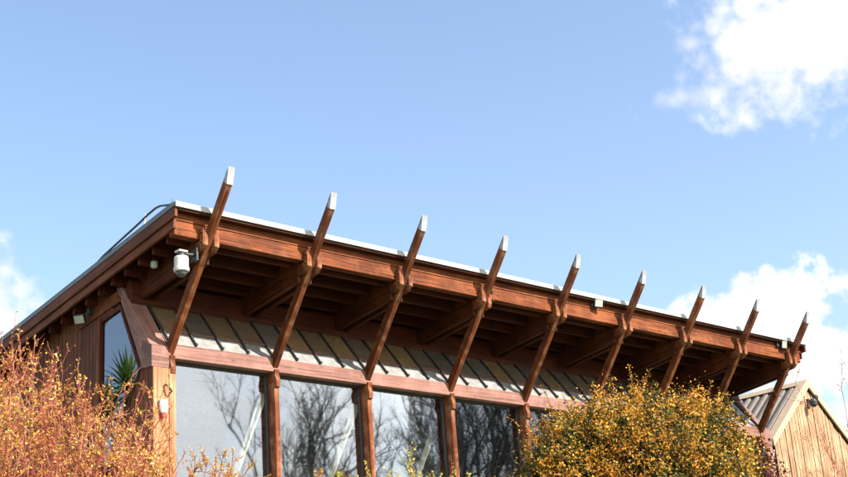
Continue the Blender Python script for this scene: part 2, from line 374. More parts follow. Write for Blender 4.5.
# sloped glazing: panes, mullions, rails
ZA, ZB = .165, .86
ZP = .385
npane = 32; pw = BAY/4
p0 = -.118+.048
for i in range(-1, npane):
    xa = p0 + i*pw + .012; xb = p0 + (i+1)*pw - .012
    if i == -1: xa = -.10; xb = p0-.012
    if xb-xa < .05: continue
    q = [on_glass(xa, ZP), on_glass(xb, ZP), on_glass(xb, ZB), on_glass(xa, ZB)]
    n = Vector((0, 1, -gs)).normalized()*.008
    prism('roof_pane', q, n, M['obsc'], B, axis=(1, 0, 0), bevel=0)
for i in range(8):
    xa = BAY*i-.098; xb = BAY*(i+1)-.102
    prism('apron_flashing', [on_glass(xa, .152, -.012), on_glass(xb, .152, -.012), on_glass(xb, ZP+.02, -.012), on_glass(xa, ZP+.02, -.012)], Vector((0, 1, -gs)).normalized()*.006, M['apron'], B, bevel=0)
for i in range(npane+1):
    x = p0 + i*pw
    a = on_glass(x, ZA+.005, .012); b_ = on_glass(x, ZB, .012)
    mo = slope_beam('glazing_bar', a, b_, .022, .036, M['dark'], B, bevel=.002, up=(0, -1, gs))
    ft = Soup(); f = on_glass(x, ZA+.012, .03); ft.lathe(f, [(.006, -.018), (.017, -.016), (.017, .016), (.006, .018)], 8); ft.out('bar_foot', M['dark'], mo)
slope_beam('glazing_rail', on_glass(-.1, .40, .004), on_glass(X1-.12, .40, .004), .014, .018, M['header'], B, bevel=.002, up=(0, -1, gs))
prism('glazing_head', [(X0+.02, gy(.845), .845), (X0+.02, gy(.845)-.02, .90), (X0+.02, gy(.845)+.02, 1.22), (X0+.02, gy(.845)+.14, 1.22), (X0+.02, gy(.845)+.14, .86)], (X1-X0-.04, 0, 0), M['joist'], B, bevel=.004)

# front windows
for i in range(8):
    xa = BAY*i-.014; xb = BAY*(i+1)-.106
    w = Soup(); fw_ = .04
    w.box(xa, xa+fw_, .15, .2, -2.1, -.064); w.box(xb-fw_, xb, .15, .2, -2.1, -.064)
    w.box(xa+fw_+.001, xb-fw_-.001, .15, .2, -.095, -.064); w.box(xa+fw_+.001, xb-fw_-.001, .15, .2, -2.1, -2.05)
    fo = w.out('window_frame', M['dark'], B, axis=(0, 0, 1), bevel=.003)
    box('window_pane', xa+fw_-.004, xb-fw_+.004, .172, .18, -2.05, -.093, M['glass'], fo, bevel=0)
    so = Soup(); nb = 14; bw = (xb-xa)/nb
    for k in range(nb): so.box(xa+k*bw+.004, xa+(k+1)*bw-.004, .05, .10, FL-.6, -2.14)
    so.out('dwarf_wall', M['boards'], B, axis=(0, 0, 1))
    box('window_sill', xa, xb, .01, .21, -2.137, -2.102, M['strut'], B, bevel=.004)

# gable-end wall with its kinked window
def wtop(y): return zr(y)-.30 if y > 1.0 else min(zr(y)-.28, .95+(y-.55)*0+.0 if False else zr(y)-.28)
# outline functions of the wall in y: upper edge follows the sloped glazing until the soffit
def wall_hi(y):
    if y < .285: return -.19
    return min(zr(y)-.19, .0 + (y-.285)/gs*1.0 - .10) if y < 1.2 else zr(y)-.19
WY = 1.43
def win_hi(y):      # window polygon, upper edge
    if y < .30 or y > WY: return None
    if y < .86: return -.19 + (y-.30)/(.86-.30)*(.90+.19)
    return .905 - SL*(y-.86)
def win_lo(y):
    if y < .30 or y > WY: return None
    if y < 1.25: return -.19 - (y-.30)*1.42
    return -.19-.95*1.42
def board_wall(name, mat, x, th, pitch, gap, ya, yb, hi, lo, whi, wlo, parent):
    s = Soup(); y = ya
    while y < yb-1e-6:
        y2 = min(y+pitch-gap, yb)
        segs = [y] + [q for q in (.2851, .3001, .86, 1.25, WY+1e-4) if y < q < y2] + [y2]
        for a, b in zip(segs, segs[1:]):
            if b-a < .004: continue
            ea, eb = a+1e-5, b-1e-5
            m = (a+b)/2
            def slab(l0, l1, h0, h1):
                if h0-l0 < .01 and h1-l1 < .01: return
                s.hull([(x, a, l0), (x, b, l1), (x, b, max(h1, l1+.001)), (x, a, max(h0, l0+.001))], (th, 0, 0))
            if whi(m) is not None and whi(ea) is not None and whi(eb) is not None:
                slab(lo, lo, wlo(ea), wlo(eb)); slab(whi(ea), whi(eb), max(hi(ea), whi(ea)), max(hi(eb), whi(eb)))
            else:
                slab(lo, lo, hi(ea), hi(eb))
        y += pitch
    return s.out(name, mat, parent, axis=(0, 0, 1))
GL = FL-.7
nowin = lambda y: None
board_wall('gable_wall', M['boards'], X0, .025, .118, .016, .004, 8.2, wall_hi, GL, win_hi, win_lo, B)
board_wall('gable_lining', M['dark'], X0+.032, .05, 1.0, 0, .03, 8.2, wall_hi, GL, win_hi, win_lo, B)
board_wall('end_wall', M['boards'], X1-.03, .03, .118, .016, .03, 8.2, wall_hi, GL, nowin, nowin, B)
board_wall('end_lining', M['plaster'], X1-.09, .05, 1.0, 0, .03, 8.2, wall_hi, GL, nowin, nowin, B)
# rake beam above the side window
prism('rake_beam', [(X0-.022, .80, .955), (X0-.022, .95, 1.12), (X0-.022, 2.05, .985), (X0-.022, 2.05, .80)], (.05, 0, 0), M['timber'], B, axis=(0, 1, -SL), bevel=.004)
wp = [(WY, win_hi(WY)), (.86, .905), (.305, -.18), (1.25, -.19-.95*1.42), (WY, -.19-.95*1.42)]
fr = Soup()
cen = Vector((0, sum(p[0] for p in wp)/5, sum(p[1] for p in wp)/5))
for a, b in zip(wp, wp[1:]+wp[:1]):
    A = Vector((X0-.012, *a)); Bq = Vector((X0-.012, *b)); ia = A + (cen-A)*.05*Vector((0, 1, 1)).x if False else A.lerp(Vector((A.x, cen.y, cen.z)), .06); ib = Bq.lerp(Vector((A.x, cen.y, cen.z)), .06)
    fr.hull([A, Bq, ib, ia], (.06, 0, 0))
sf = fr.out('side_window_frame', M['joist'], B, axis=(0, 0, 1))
prism('side_window_pane', [(X0+.022, a, b) for a, b in wp], (.008, 0, 0), M['sideglass'], sf, bevel=0)
box('window_jamb', X0-.03, X0+.02, WY-.0, WY+.075, GL, .80, M['boards'], B, axis=(0, 0, 1))

# boarded corner column
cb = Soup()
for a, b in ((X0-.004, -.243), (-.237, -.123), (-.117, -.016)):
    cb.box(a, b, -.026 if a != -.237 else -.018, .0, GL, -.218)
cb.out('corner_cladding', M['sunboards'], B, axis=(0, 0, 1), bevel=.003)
box('corner_post', X0+.03, -.11, .003, .2, GL, -.22, M['dark'], B, bevel=0)

# interior
box('floor_slab', X0+.1, X1-.1, .22, 8.1, FL-.3, FL, M['floor'], B, bevel=0)
box('foundation', X0-.01, X1, .02, 8.2, FL-2.2, GL+.05, M['concrete'], B, bevel=0)
box('back_wall', X0+.1, X1-.1, 8.1, 8.25, FL-.8, .33, M['plaster'], B, bevel=0)
box('partition', 5.2, 5.3, 4.2, 8.08, FL+.005, .3, M['plaster'], B, bevel=0)
ib = Soup()
for i in range(9):
    x = BAY*i
    ib.box(x-.11, x-.02, 4.5, 4.6, FL+.002, 1.2)
ib.box(-.2, X1-.2, 4.46, 4.64, .2, .45)
ib.out('inner_frame', M['strut'], B, axis=(0, 0, 1))
# right-hand downpipe and eaves gutter end
dp = Soup(); dp.tube([Vector((14.72, .02, -.30)), Vector((14.70, .05, -.5)), Vector((14.68, .05, -3.2))], .035, .035, 10)
dp.out('downpipe', M['grey'], B, smooth=True)
prism('end_block', [(X1-.33, -.02, -.24), (X1-.33, -.02, .12), (X1-.33, .25, .22), (X1-.33, .29, -.2)], (.36, 0, 0), M['header'], B, bevel=.006)
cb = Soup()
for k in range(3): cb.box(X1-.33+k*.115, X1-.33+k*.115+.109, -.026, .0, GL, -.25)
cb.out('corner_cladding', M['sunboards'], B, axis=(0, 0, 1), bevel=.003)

# ------------------------------------------------------------------ fittings on the building
t = empty('dome_camera', (-.45, -.87, H+.80), 'white pendant dome camera on a black bracket beside the first strut', 'security camera')
s = Soup(); s.lathe((-.45, -.87, .89), [(.09, 0), (.105, .01), (.108, .03), (.108, .055), (.098, .06), (.098, .20), (.092, .215), (.06, .222)], 28); s.out('housing', M['plastic'], t, smooth=False)
s = Soup(); s.lathe((-.45, -.87, .89), [(.001, -.075), (.03, -.07), (.056, -.052), (.072, -.03), (.078, -.002)], 24); s.out('dome', M['smoke'], t, smooth=True)
s = Soup(); s.lathe((-.45, -.87, 1.113), [(.055, 0), (.055, .045), (.04, .055)], 16); s.tube([Vector((-.45, -.87, 1.15)), Vector((-.24, -.87, 1.17))], .022, .022, 8); s.box(-.25, -.222, -.94, -.80, 1.08, 1.26); s.out('bracket', M['black'], t)
s = Soup(); s.box(-.52, -.38, -.93, -.81, 1.17, 1.195); s.out('top_plate', M['plastic'], t, bevel=.004)

t = empty('motion_sensor', (-.34, .0, H+1.2), 'small white sensor on the soffit behind the dome camera', 'sensor')
s = Soup(); s.lathe((-.34, .0, 1.215), [(.03, 0), (.05, .02), (.052, .09), (.04, .1)], 14); s.out('housing', M['plastic'], t)
s = Soup(); s.box(-.37, -.31, -.03, .03, 1.315, 1.44); s.out('mount', M['joist'], t)

def floodlight(loc, yaw, tilt, size, label, arm):
    x, y, z = loc
    t = empty('floodlight', (x, y, z+H), label, 'floodlight', 'floodlights on the timber buildings')
    R = Matrix.Rotation(yaw, 3, 'Z') @ Matrix.Rotation(tilt, 3, 'X')
    def put(s): s.V = [tuple(R @ Vector(v) + Vector(loc)) for v in s.V]; return s
    w, h, d = size
    s = Soup(); s.hull([(-w/2, 0, -h/2), (w/2, 0, -h/2), (w/2, 0, h/2), (-w/2, 0, h/2)], (0, d*.5, 0))
    s.hull([(-w*.36, d*.5, -h*.36), (w*.36, d*.5, -h*.36), (w*.36, d*.5, h*.36), (-w*.36, d*.5, h*.36)], (0, d*.5, 0)); put(s).out('body', M['black'], t, bevel=.004)
    s = Soup(); s.hull([(-w*.43, -.006, -h*.42), (w*.43, -.006, -h*.42), (w*.43, -.006, h*.42), (-w*.43, -.006, h*.42)], (0, .005, 0)); put(s).out('lens', M['lens'], t)
    s = Soup(); s.tube([Vector(loc)+R @ Vector((0, d*.8, 0)), Vector(arm)], .014, .014, 6); a = Vector(arm); s.box(a.x-.04, a.x+.04, a.y-.03, a.y+.03, a.z-.045, a.z+.045); s.out('bracket', M['black'], t)
    return t
floodlight((-.56, 1.72, .865), math.radians(-55), math.radians(32), (.17, .14, .09), 'pale faced floodlight high on the dark gable wall left of the side window', (-.41, 1.66, 1.0))
floodlight((8.14, -1.06, 1.675), math.radians(-12), math.radians(14), (.19, .15, .08), 'small floodlight on the eaves fascia between the fifth and sixth struts', (8.06, -.965, 1.67))
floodlight((14.05, -1.05, 1.66), math.radians(-12), math.radians(14), (.15, .17, .08), 'small floodlight on the eaves fascia near the last strut at the right end', (13.9, -.965, 1.66))

t = empty('alarm_box', (-.235, -.03, H-.95), 'white alarm box with red base on the sunlit corner column', 'alarm')
prism('cover', [(-.30, -.032, -.80), (-.30, -.032, -.68), (-.17, -.032, -.68), (-.17, -.032, -.80), (-.20, -.032, -.87), (-.27, -.032, -.87)], (0, -.05, 0), M['plastic'], t, bevel=.01)
prism('lens', [(-.272, -.032, -.873), (-.198, -.032, -.873), (-.215, -.032, -.93), (-.255, -.032, -.93)], (0, -.045, 0), M['red'], t, bevel=.006)
t = empty('wall_hook', (-.15, -.03, H-.56), 'small dark metal hook on the corner column above the alarm box', 'hook')
s = Soup(); s.tube([Vector((-.19, -.03, -.46)), Vector((-.18, -.08, -.48)), Vector((-.15, -.10, -.53)), Vector((-.12, -.09, -.56)), Vector((-.10, -.03, -.56))], .015, .012, 6); s.out('hook', M['black'], t, smooth=True)

t = empty('roof_rail', (-.5, 3, H+zr(3)), 'dark thin safety rail on pale stanchions along the left roof edge', 'railing')
pts = [Vector((-.5, -.78, 1.80)), Vector((-.5, -.72, 1.90)), Vector((-.5, -.66, 1.925)), Vector((-.5, -.42, 1.985)), Vector((-.5, -.30, 1.99))] + [Vector((-.5, y, zr(y)+h_)) for y, h_ in ((-.1, .275), (.13, .25), (.6, .22), (1.13, .185), (1.45, .13), (1.8, .075), (2.2, .035), (3.2, .03), (4.5, .03))]
s = Soup(); s.tube(pts, .016, .016, 8); s.tube([Vector((-.5, -.72, 1.87)), Vector((-.5, -.725, 1.99))], .014, .006, 6); s.out('rail', M['cable'], t, smooth=True)
for y in (-.03, 1.13):
    s = Soup(); s.tube([Vector((-.5, y+.04, zr(y)-.01)), Vector((-.5, y, zr(y)+(.31 if y < 1 else .21)))], .011, .011, 6); s.box(-.535, -.465, y-.03, y+.03, zr(y)-.02, zr(y)+.02); s.out('stanchion', M['stanchion'], t)

# ------------------------------------------------------------------ gabled building beyond the right end
G = empty('gabled_building', (19.9, 5, H-2.9), 'small gabled building in pale larch boards with a ribbed grey metal roof', 'building')
AX, AZ, GY = 19.86, 2.14, 2.0
tn = .845; HW = 1.93; EZ = AZ - tn*HW
# front gable cladding, board by board
s = Soup(); x = AX-HW+.12; rr = random.Random(3)
while x < AX+HW-.12:
    w = .075; x2 = min(x+w, AX+HW-.12)
    h0 = AZ-.16-tn*abs(x-AX); h1 = AZ-.16-tn*abs(x2-.013-AX); o = rr.uniform(0, .022)
    if x < AX < x2:
        s.hull([(x, GY+.06-o, -3.2), (x2-.013, GY+.06-o, -3.2), (x2-.013, GY+.06-o, h1), (AX, GY+.06-o, AZ-.16), (x, GY+.06-o, h0)], (0, .03, 0))
    else:
        s.hull([(x, GY+.06-o, -3.2), (x2-.013, GY+.06-o, -3.2), (x2-.013, GY+.06-o, h1), (x, GY+.06-o, h0)], (0, .03, 0))
    x += w
s.out('gable_wall', M['tan'], G, axis=(0, 0, 1))
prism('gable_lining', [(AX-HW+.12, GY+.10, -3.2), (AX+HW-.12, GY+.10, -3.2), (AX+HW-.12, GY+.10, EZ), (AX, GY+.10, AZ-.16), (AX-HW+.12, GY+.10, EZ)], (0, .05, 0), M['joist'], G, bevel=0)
s = Soup()
y = GY+.16
while y < 9:
    s.box(AX-HW+.10, AX-HW+.13, y, y+.11, -3.2, EZ-.02); y += .12
s.out('side_wall', M['tan'], G, axis=(0, 0, 1))
box('side_wall', AX+HW-.13, AX+HW-.1, GY+.16, 9, -3.2, EZ, M['tan'], G, axis=(0, 0, 1), bevel=0)
for sg in (-1, 1):
    xe = AX+sg*HW; nrm = Vector((sg*tn, 0, 1)).normalized()
    # roof pan
    prism('roof', [(AX, GY+.03, AZ-.05), (xe, GY+.03, EZ-.05), (xe, 9.2, EZ-.05), (AX, 9.2, AZ-.05)], nrm*.05, M['pan'], G, bevel=0)
    y = GY+.33; 
    while y < 9.0:
        a = Vector((AX, y, AZ)); b = Vector((xe, y, EZ))
        a = a.lerp(b, .09)
        slope_beam('roof_rib', a+nrm*.03, b+nrm*.03, .10, .06, M['seam'], G, bevel=.004, up=nrm)
        y += .26
    # verge trim: broad beige flashing over the roof edge and barge
    a = Vector((AX, 0, AZ)); b = Vector((xe+sg*.05, 0, EZ-.05*tn))
    prism('verge_trim', [(AX, GY-.03, AZ+.06), (b.x, GY-.03, b.z+.06), (b.x, GY-.03, b.z-.10), (AX, GY-.03, AZ-.14)], (0, .055, 0), M['tantrim'], G, axis=(sg, 0, -tn), bevel=.004)
    prism('verge_flashing', [(AX, GY-.026, AZ+.0605), (b.x, GY-.026, b.z+.0605), (b.x, GY+.22, b.z+.0605), (AX, GY+.22, AZ+.0605)], nrm*.015, M['tantrim'], G, axis=(sg, 0, -tn), bevel=.003)
    prism('ridge_flashing', [(AX, GY+.2215, AZ+.063), (AX+sg*.16, GY+.2215, AZ+.063-.16*tn), (AX+sg*.16, 9.2, AZ+.063-.16*tn), (AX, 9.2, AZ+.063)], nrm*.014, M['tantrim'], G, axis=(0, 1, 0), bevel=.003)
    gt = Soup(); gt.tube([Vector((xe+sg*.07, GY, EZ-.09)), Vector((xe+sg*.07, 9.2, EZ-.09))], .06, .06, 10)
    gt.tube([Vector((xe+sg*.07, GY+.25, EZ-.1)), Vector((xe+sg*.03, GY+.25, EZ-.35)), Vector((xe+sg*.03, GY+.25, -3.2))], .035, .035, 8); gt.out('gutter', M['black'], G, smooth=True)
LX = AX-.06; LD = -.16
t = empty('wall_lamp', (LX-.05, GY-.06, H+1.5), 'dark twin lamp on a bracket below the apex of the pale gable', 'lamp')
s = Soup(); s.box(LX-.05, LX+.05, GY-.01, GY+.047, 1.66+LD, 1.86+LD); s.tube([Vector((LX, GY-.01, 1.80+LD)), Vector((LX, GY-.16, 1.83+LD))], .022, .02, 6); s.out('bracket', M['black'], t)
s = Soup(); s.lathe((LX-.06, GY-.16, 1.62+LD), [(.03, .0), (.085, .05), (.09, .14), (.05, .2), (.02, .22)], 14); s.lathe((LX+.10, GY-.14, 1.80+LD), [(.02, .0), (.06, .03), (.07, .10), (.03, .15)], 14); s.out('lamp_shade', M['black'], t)
s = Soup(); s.tube([Vector((LX+.02, GY+.02, 1.7+LD)), Vector((LX-.25, GY+.0, 1.78+LD)), Vector((LX-.5, GY+.01, 1.72+LD))], .008, .008, 5); s.out('cable', M['black'], t)

# ------------------------------------------------------------------ plants
def rv(r): return Vector((r.gauss(0, 1), r.gauss(0, 1), r.gauss(0, 1)))
def leaf(s, p, d, n, ln, w):
    d = d.normalized(); sd = d.cross(n)
    if sd.length < 1e-3: sd = d.orthogonal()
    sd.normalize()
    s.quad([p, p+d*ln*.5+sd*w*.5, p+d*ln, p+d*ln*.5-sd*w*.5])
M['twig'] = leafmat('twig_bark', [(.1, (.09, .014, .012)), (.4, (.2, .036, .03)), (.7, (.28, .085, .055)), (.97, (.4, .25, .15))], scale=3, trans=0)
M['bud'] = leafmat('young_leaf', [(.05, (.28, .08, .012)), (.3, (.42, .18, .025)), (.6, (.56, .35, .06)), (.85, (.66, .5, .18)), (1, (.3, .27, .06))], scale=4, trans=.4)
M['greenbud'] = leafmat('spring_leaf', [(.1, (.2, .25, .04)), (.5, (.42, .42, .07)), (.9, (.65, .55, .1))], scale=4, trans=.4)
M['bushleaf'] = leafmat('bush_leaf', [(.1, (.012, .015, .004)), (.4, (.035, .036, .008)), (.7, (.09, .085, .014)), (1, (.24, .18, .03))], scale=3, trans=.25)
M['flower'] = leafmat('bush_flower', [(.05, (.28, .07, .009)), (.3, (.46, .165, .014)), (.6, (.56, .29, .028)), (1, (.6, .42, .1))], scale=2.2, trans=.3)
M['vine'] = leafmat('vine_leaf', [(.1, (.02, .005, .005)), (.6, (.06, .013, .01)), (1, (.16, .035, .022))], scale=5, trans=.2)
M['bark'] = plain('tree_bark', (.17, .15, .13), .9, var=.3, scale=8)
M['yucca'] = leafmat('yucca_leaf', [(.1, (.05, .11, .025)), (.6, (.12, .21, .05)), (1, (.24, .3, .1))], scale=3)

def grow(r, p, d, ln, segs, wander, up):
    pts = [p.copy()]; st = ln/segs
    for k in range(segs):
        d = (d + rv(r)*wander + Vector((0, 0, up))).normalized(); pts.append(pts[-1]+d*st)
    return pts
def twig_shrub(name, label, base, h, spread, stems, seed, leafm='bud', group=None, dens=1.0, lean=(0, 0), bud=.025, twigs=10, cat='shrub'):
    r = random.Random(seed); bz = ground_z(*base)
    root = empty(name, (base[0], base[1], bz-.02), label, cat, group)
    W = Soup(); Lf = Soup(); O = Vector((base[0], base[1], bz-.05))
    def buds(pts, t0):
        tot = sum((b-a).length for a, b in zip(pts, pts[1:])); step = .055/dens
        for a, b in zip(pts, pts[1:]):
            n = max(1, int((b-a).length/step + r.random()))
            for k in range(n):
                if r.random() < .42: continue
                p = a.lerp(b, r.random()); d = (b-a).normalized()
                for q in range(r.choice((1, 2, 2, 3))):
                    dd = (d*.6 + rv(r)*.7); z = bud*r.uniform(.55, 1.35)
                    leaf(Lf, p+rv(r)*.004, dd, rv(r), z, z*r.uniform(.45, .75))
    for i in range(stems):
        a = r.uniform(0, 2*math.pi); q = math.sqrt(r.random())
        p = O + Vector((math.cos(a)*q*.35*spread, math.sin(a)*q*.35*spread, 0))
        d = Vector((math.cos(a)*q*.55*spread/h + lean[0], math.sin(a)*q*.55*spread/h + lean[1], 1))
        ln = h*r.uniform(.72, 1.08)*(1-.18*q)
        st = grow(r, p, d, ln, 9, .10, .05)
        W.tube(st, .009, .0028, 4)
        buds(st[6:], .5)
        for j in range(twigs):
            t = r.uniform(.28, .97); k = min(8, int(t*9)); pt = st[k].lerp(st[k+1], t*9-k)
            dd = (st[k+1]-st[k]).normalized()*.8 + rv(r)*.55 + Vector((0, 0, .25))
            l2 = r.uniform(.18, .55)*(1.15-.5*t)*h/2
            tw = grow(r, pt, dd, l2, 5, .16, .08); W.tube(tw, .0045, .0016, 3); buds(tw[1:], .3)
            for m in range(3):
                k2 = r.randint(1, 4); t3 = grow(r, tw[k2], (tw[k2+1 if k2 < 5 else 5]-tw[k2-1]).normalized()+rv(r)*.6, l2*r.uniform(.25, .5), 3, .15, .08)
                W.tube(t3, .003, .0013, 3); buds(t3, .3)
    W.out('branches', M['twig'], root, local=True); Lf.out('young_leaves', M[leafm], root, local=True)
    return root
GT = 'red stemmed shrubs below the gable'
LEFT = [((-5.55, -4.4), 2.02, 1.5, 38, 'tall red stemmed shrub with yellow buds at the far left edge of the photo'),
        ((-4.6, -3.9), 2.15, 1.5, 38, 'yellow budded red shrub second from the left edge below the sloping verge'),
        ((-3.8, -4.3), 1.85, 1.4, 32, 'dense budding shrub in front of the dark boarded gable wall'),
        ((-3.1, -3.6), 1.42, 1.2, 28, 'budding shrub below the side window with upright pink twigs'),
        ((-2.45, -3.9), 1.0, 1.1, 18, 'shorter budding shrub at the foot of the sunlit corner column'),
        ((-1.55, -3.3), 1.12, 1.3, 8, 'sparse pink twigged shrub in front of the first big window'),
        ((-4.9, -5.3), 1.75, 1.6, 26, 'low dense shrub nearest the camera at the bottom left corner'),
        ((-3.55, -5.4), 1.12, 1.4, 22, 'low tangled shrub at the bottom edge below the gable window')]
for k, (bs_, h, sp, st, lb) in enumerate(LEFT):
    twig_shrub('budding_shrub', lb, bs_, h, sp, st, 20+k, group=GT)
twig_shrub('spring_shrub', 'yellow green leafy shoots in front of the third window', (1.55, -2.6), 1.22, 1.1, 18, 41, 'greenbud', 'low green shoots below the windows', bud=.035, twigs=6)
twig_shrub('spring_shrub', 'yellow green leafy shoots left of the orange flowering bush', (2.9, -2.4), 1.2, .9, 16, 42, 'greenbud', 'low green shoots below the windows', bud=.035, twigs=6)
twig_shrub('spring_shrub', 'low yellowish shoots in front of the second window', (.35, -2.9), .92, .9, 10, 43, 'bud', 'low green shoots below the windows', bud=.03, twigs=5)
twig_shrub('bare_shrub', 'tall bare red twigs in front of the pale gable at the right edge', (11.95, -3.3), 3.95, .55, 8, 52, 'bud', None, dens=.35, twigs=5, bud=.03)
twig_shrub('bare_shrub', 'low reddish twigs against the pale larch gable wall', (13.6, -1.9), 2.15, 1.3, 16, 55, 'bud', None, dens=.3, twigs=7, bud=.028)

# orange flowering bush
def dense_bush(base, lobes, seed, n_leaf, n_flower, n_shoot):
    r = random.Random(seed); root = empty('flowering_bush', (base[0], base[1], ground_z(*base)-.02), 'large dense evergreen bush covered in orange and yellow flowers', 'bush')
    W = Soup(); Lf = Soup(); Fl = Soup(); O = Vector((base[0], base[1], ground_z(*base)-.05))
    wt = [a[1]**2 for a in lobes]
    def surf():
        c, R, sq = r.choices(lobes, wt)[0]; d = rv(r).normalized()
        n = 1 + .30*noise.noise(d*2.3+c) + .28*noise.noise(d*5.0+c*2)
        return c, Vector((d.x, d.y, d.z*sq)), R*n, d
    def inside(p, c0):
        for c, R, sq in lobes:
            if c is c0: continue
            q = p-c; q.z /= sq
            if q.length < R*.82: return True
        return False
    for c, R, sq in lobes:
        for k in range(5):
            st = grow(r, O+rv(r)*.12, (c-O)+rv(r)*.5, (c-O).length*r.uniform(.8, 1.15), 7, .1, .03); W.tube(st, .016, .004, 4)
    k = 0
    while k < n_leaf:                                   # sparse dark leaves deep inside
        c, d, R, dn = surf(); p = c+d*R*r.uniform(.3, .84); k += 1; z = r.uniform(.035, .06)
        leaf(Lf, p, dn*.4+rv(r)*.7, rv(r), z, z*.55)
    k = 0
    while k < n_flower:                                 # sprays: a leafy clump whose outer side carries the flowers
        c, d, R, dn = surf(); p = c+d*R*r.uniform(.78, 1.16)
        if inside(p, c): continue
        k += 1; cr = r.choice((.05, .065, .08, .10, .13))*r.uniform(.8, 1.2)
        ax = (dn+rv(r)*.4+Vector((0, 0, .45))).normalized()
        fl = .5+1.7*noise.noise(p*2.1)+.5*noise.noise(p*6)+.25*dn.z+r.gauss(0, .18)
        rich = .92 if fl > .42 else (.5 if fl > .18 else .10)
        m = int(8+cr*270)
        for q in range(m):
            o = rv(r); o = o/max(1, o.length/1.5)*cr*.55; al = o.dot(ax)/cr
            pp = p+o+ax*cr*1.5*abs(r.gauss(0, .55))
            if r.random() < rich*(.72+.5*al):
                z = r.uniform(.016, .040); leaf(Fl, pp, ax*.4+rv(r), rv(r), z, z*.75)
            else:
                z = r.uniform(.022, .05); leaf(Lf, pp, ax*.5+rv(r)*.7, rv(r), z, z*.5)
    for k in range(n_shoot):
        c, d, R, dn = surf()
        if dn.z < .15: continue
        p = c+d*R*.92
        if inside(p, c): continue
        st = grow(r, p, dn*.9+Vector((0, 0, .6))+rv(r)*.35, r.choice((.14, .18, .22, .28, .36, .5))*r.uniform(.7, 1.2), 5, .14, .05); W.tube(st, .0045, .0015, 3)
        dn_ = r.choice((6, 14, 22))
        for a, b in zip(st, st[1:]):
            for q in range(dn_):
                pp = a.lerp(b, r.random())+rv(r)*.016; z = r.uniform(.014, .028); leaf(Fl if r.random() < .6 else Lf, pp, (b-a).normalized()*.5+rv(r)*.7, rv(r), z, z*.6)
    W.out('branches', M['twig'], root, local=True); Lf.out('foliage', M['bushleaf'], root, local=True); Fl.out('flowers', M['flower'], root, local=True)
EYE = Vector((-9.951, -15.588, 1.599)); K = .68      # lobes were sketched against the wall, the bush stands nearer on the bank
def lobe(t, dep, z, R, sq=1.0):
    c = Vector((8.72, -1.1, 0)) + Vector((.86, -.51, 0))*t + Vector((.51, .86, 0))*dep; c.z = z
    c = EYE + (c-EYE)*K
    return (c, R*K, sq)
dense_bush((2.74, -5.74), [lobe(-.1, 0, 5.35, .95), lobe(-1.0, -.1, 5.2, .72), lobe(.9, 0, 5.3, .85), lobe(1.5, .0, 5.0, .56), lobe(-1.7, -.1, 4.55, .62),
    lobe(.25, -.4, 4.7, 1.0), lobe(-.75, .0, 5.75, .42), lobe(.25, .1, 5.98, .46), lobe(.8, -.1, 5.92, .4), lobe(1.4, -.1, 5.62, .42), lobe(-1.35, 0, 5.4, .5), lobe(-1.1, .05, 5.85, .34), lobe(-1.75, 0, 5.0, .42), lobe(-.3, .05, 5.95, .35), lobe(-2.1, -.1, 4.3, .42)], 5, 32000, 2500, 480)

# climber on the right-hand corner
def climber():
    r = random.Random(9); root = empty('climbing_plant', (13.95, -.08, H+FL-.15), 'dark red leaved climber on the right end corner of the timber building', 'climber')
    W = Soup(); Lf = Soup()
    for i in range(16):
        p = Vector((13.95+r.uniform(-.35, .3), -.08+r.uniform(-.05, .02), H+FL-.15))
        st = grow(r, p, Vector((r.uniform(-.1, .1), 0, 1)), r.uniform(1.7, 2.55), 16, .06, .12)
        st = [Vector((q.x, min(q.y, -.07), q.z)) for q in st]; W.tube(st, .010, .004, 4)
        for a in st[5:]:
            for q in range(16):
                z = r.uniform(.035, .075); leaf(Lf, a+Vector((r.gauss(0, .09), -abs(r.gauss(0, .06))-.01, r.gauss(0, .09))), rv(r)+Vector((0, -.3, -.5)), rv(r), z, z*.8)
    W.out('branches', M['twig'], root, local=True); Lf.out('leaves', M['vine'], root, local=True)
climber()

# spiky palm beside the gable: outside the picture itself, mirrored in the side window
PX, PY = -2.25, 3.9; pz = ground_z(PX, PY)
t = empty('cabbage_palm', (PX, PY, pz-.05), 'spiky green palm beside the gable, mirrored in the side window', 'palm')
r = random.Random(4); s = Soup(); tk = Soup()
tk.tube([Vector((PX, PY, pz-.05)), Vector((PX+.05, PY, pz+1.4)), Vector((PX, PY, H+.45))], .10, .07, 10)
for (ox, oy, hz) in ((0, 0, .5), (.35, .1, .0), (-.25, -.2, .1)):
    tk.tube([Vector((PX, PY, H-1.0)), Vector((PX+ox*.7, PY+oy*.7, H+hz-.3)), Vector((PX+ox, PY+oy, H+hz))], .06, .05, 8)
    for i in range(90):
        a = r.uniform(0, 6.28); e = r.uniform(-.35, 1.45); d = Vector((math.cos(a)*math.cos(e), math.sin(a)*math.cos(e), math.sin(e)))
        ln = r.uniform(.5, .85); p = Vector((PX+ox, PY+oy, H+hz)); n = d.cross(Vector((0, 0, 1))).normalized()*.026
        m = p+d*ln*.55; q = p+d*ln+Vector((0, 0, -.14*math.cos(e)))
        s.quad([p-n*.6, p+n*.6, m+n, m-n]); s.quad([m-n, m+n, q])
tk.out('trunk', M['bark'], t, local=True); s.out('leaves', M['yucca'], t, local=True)

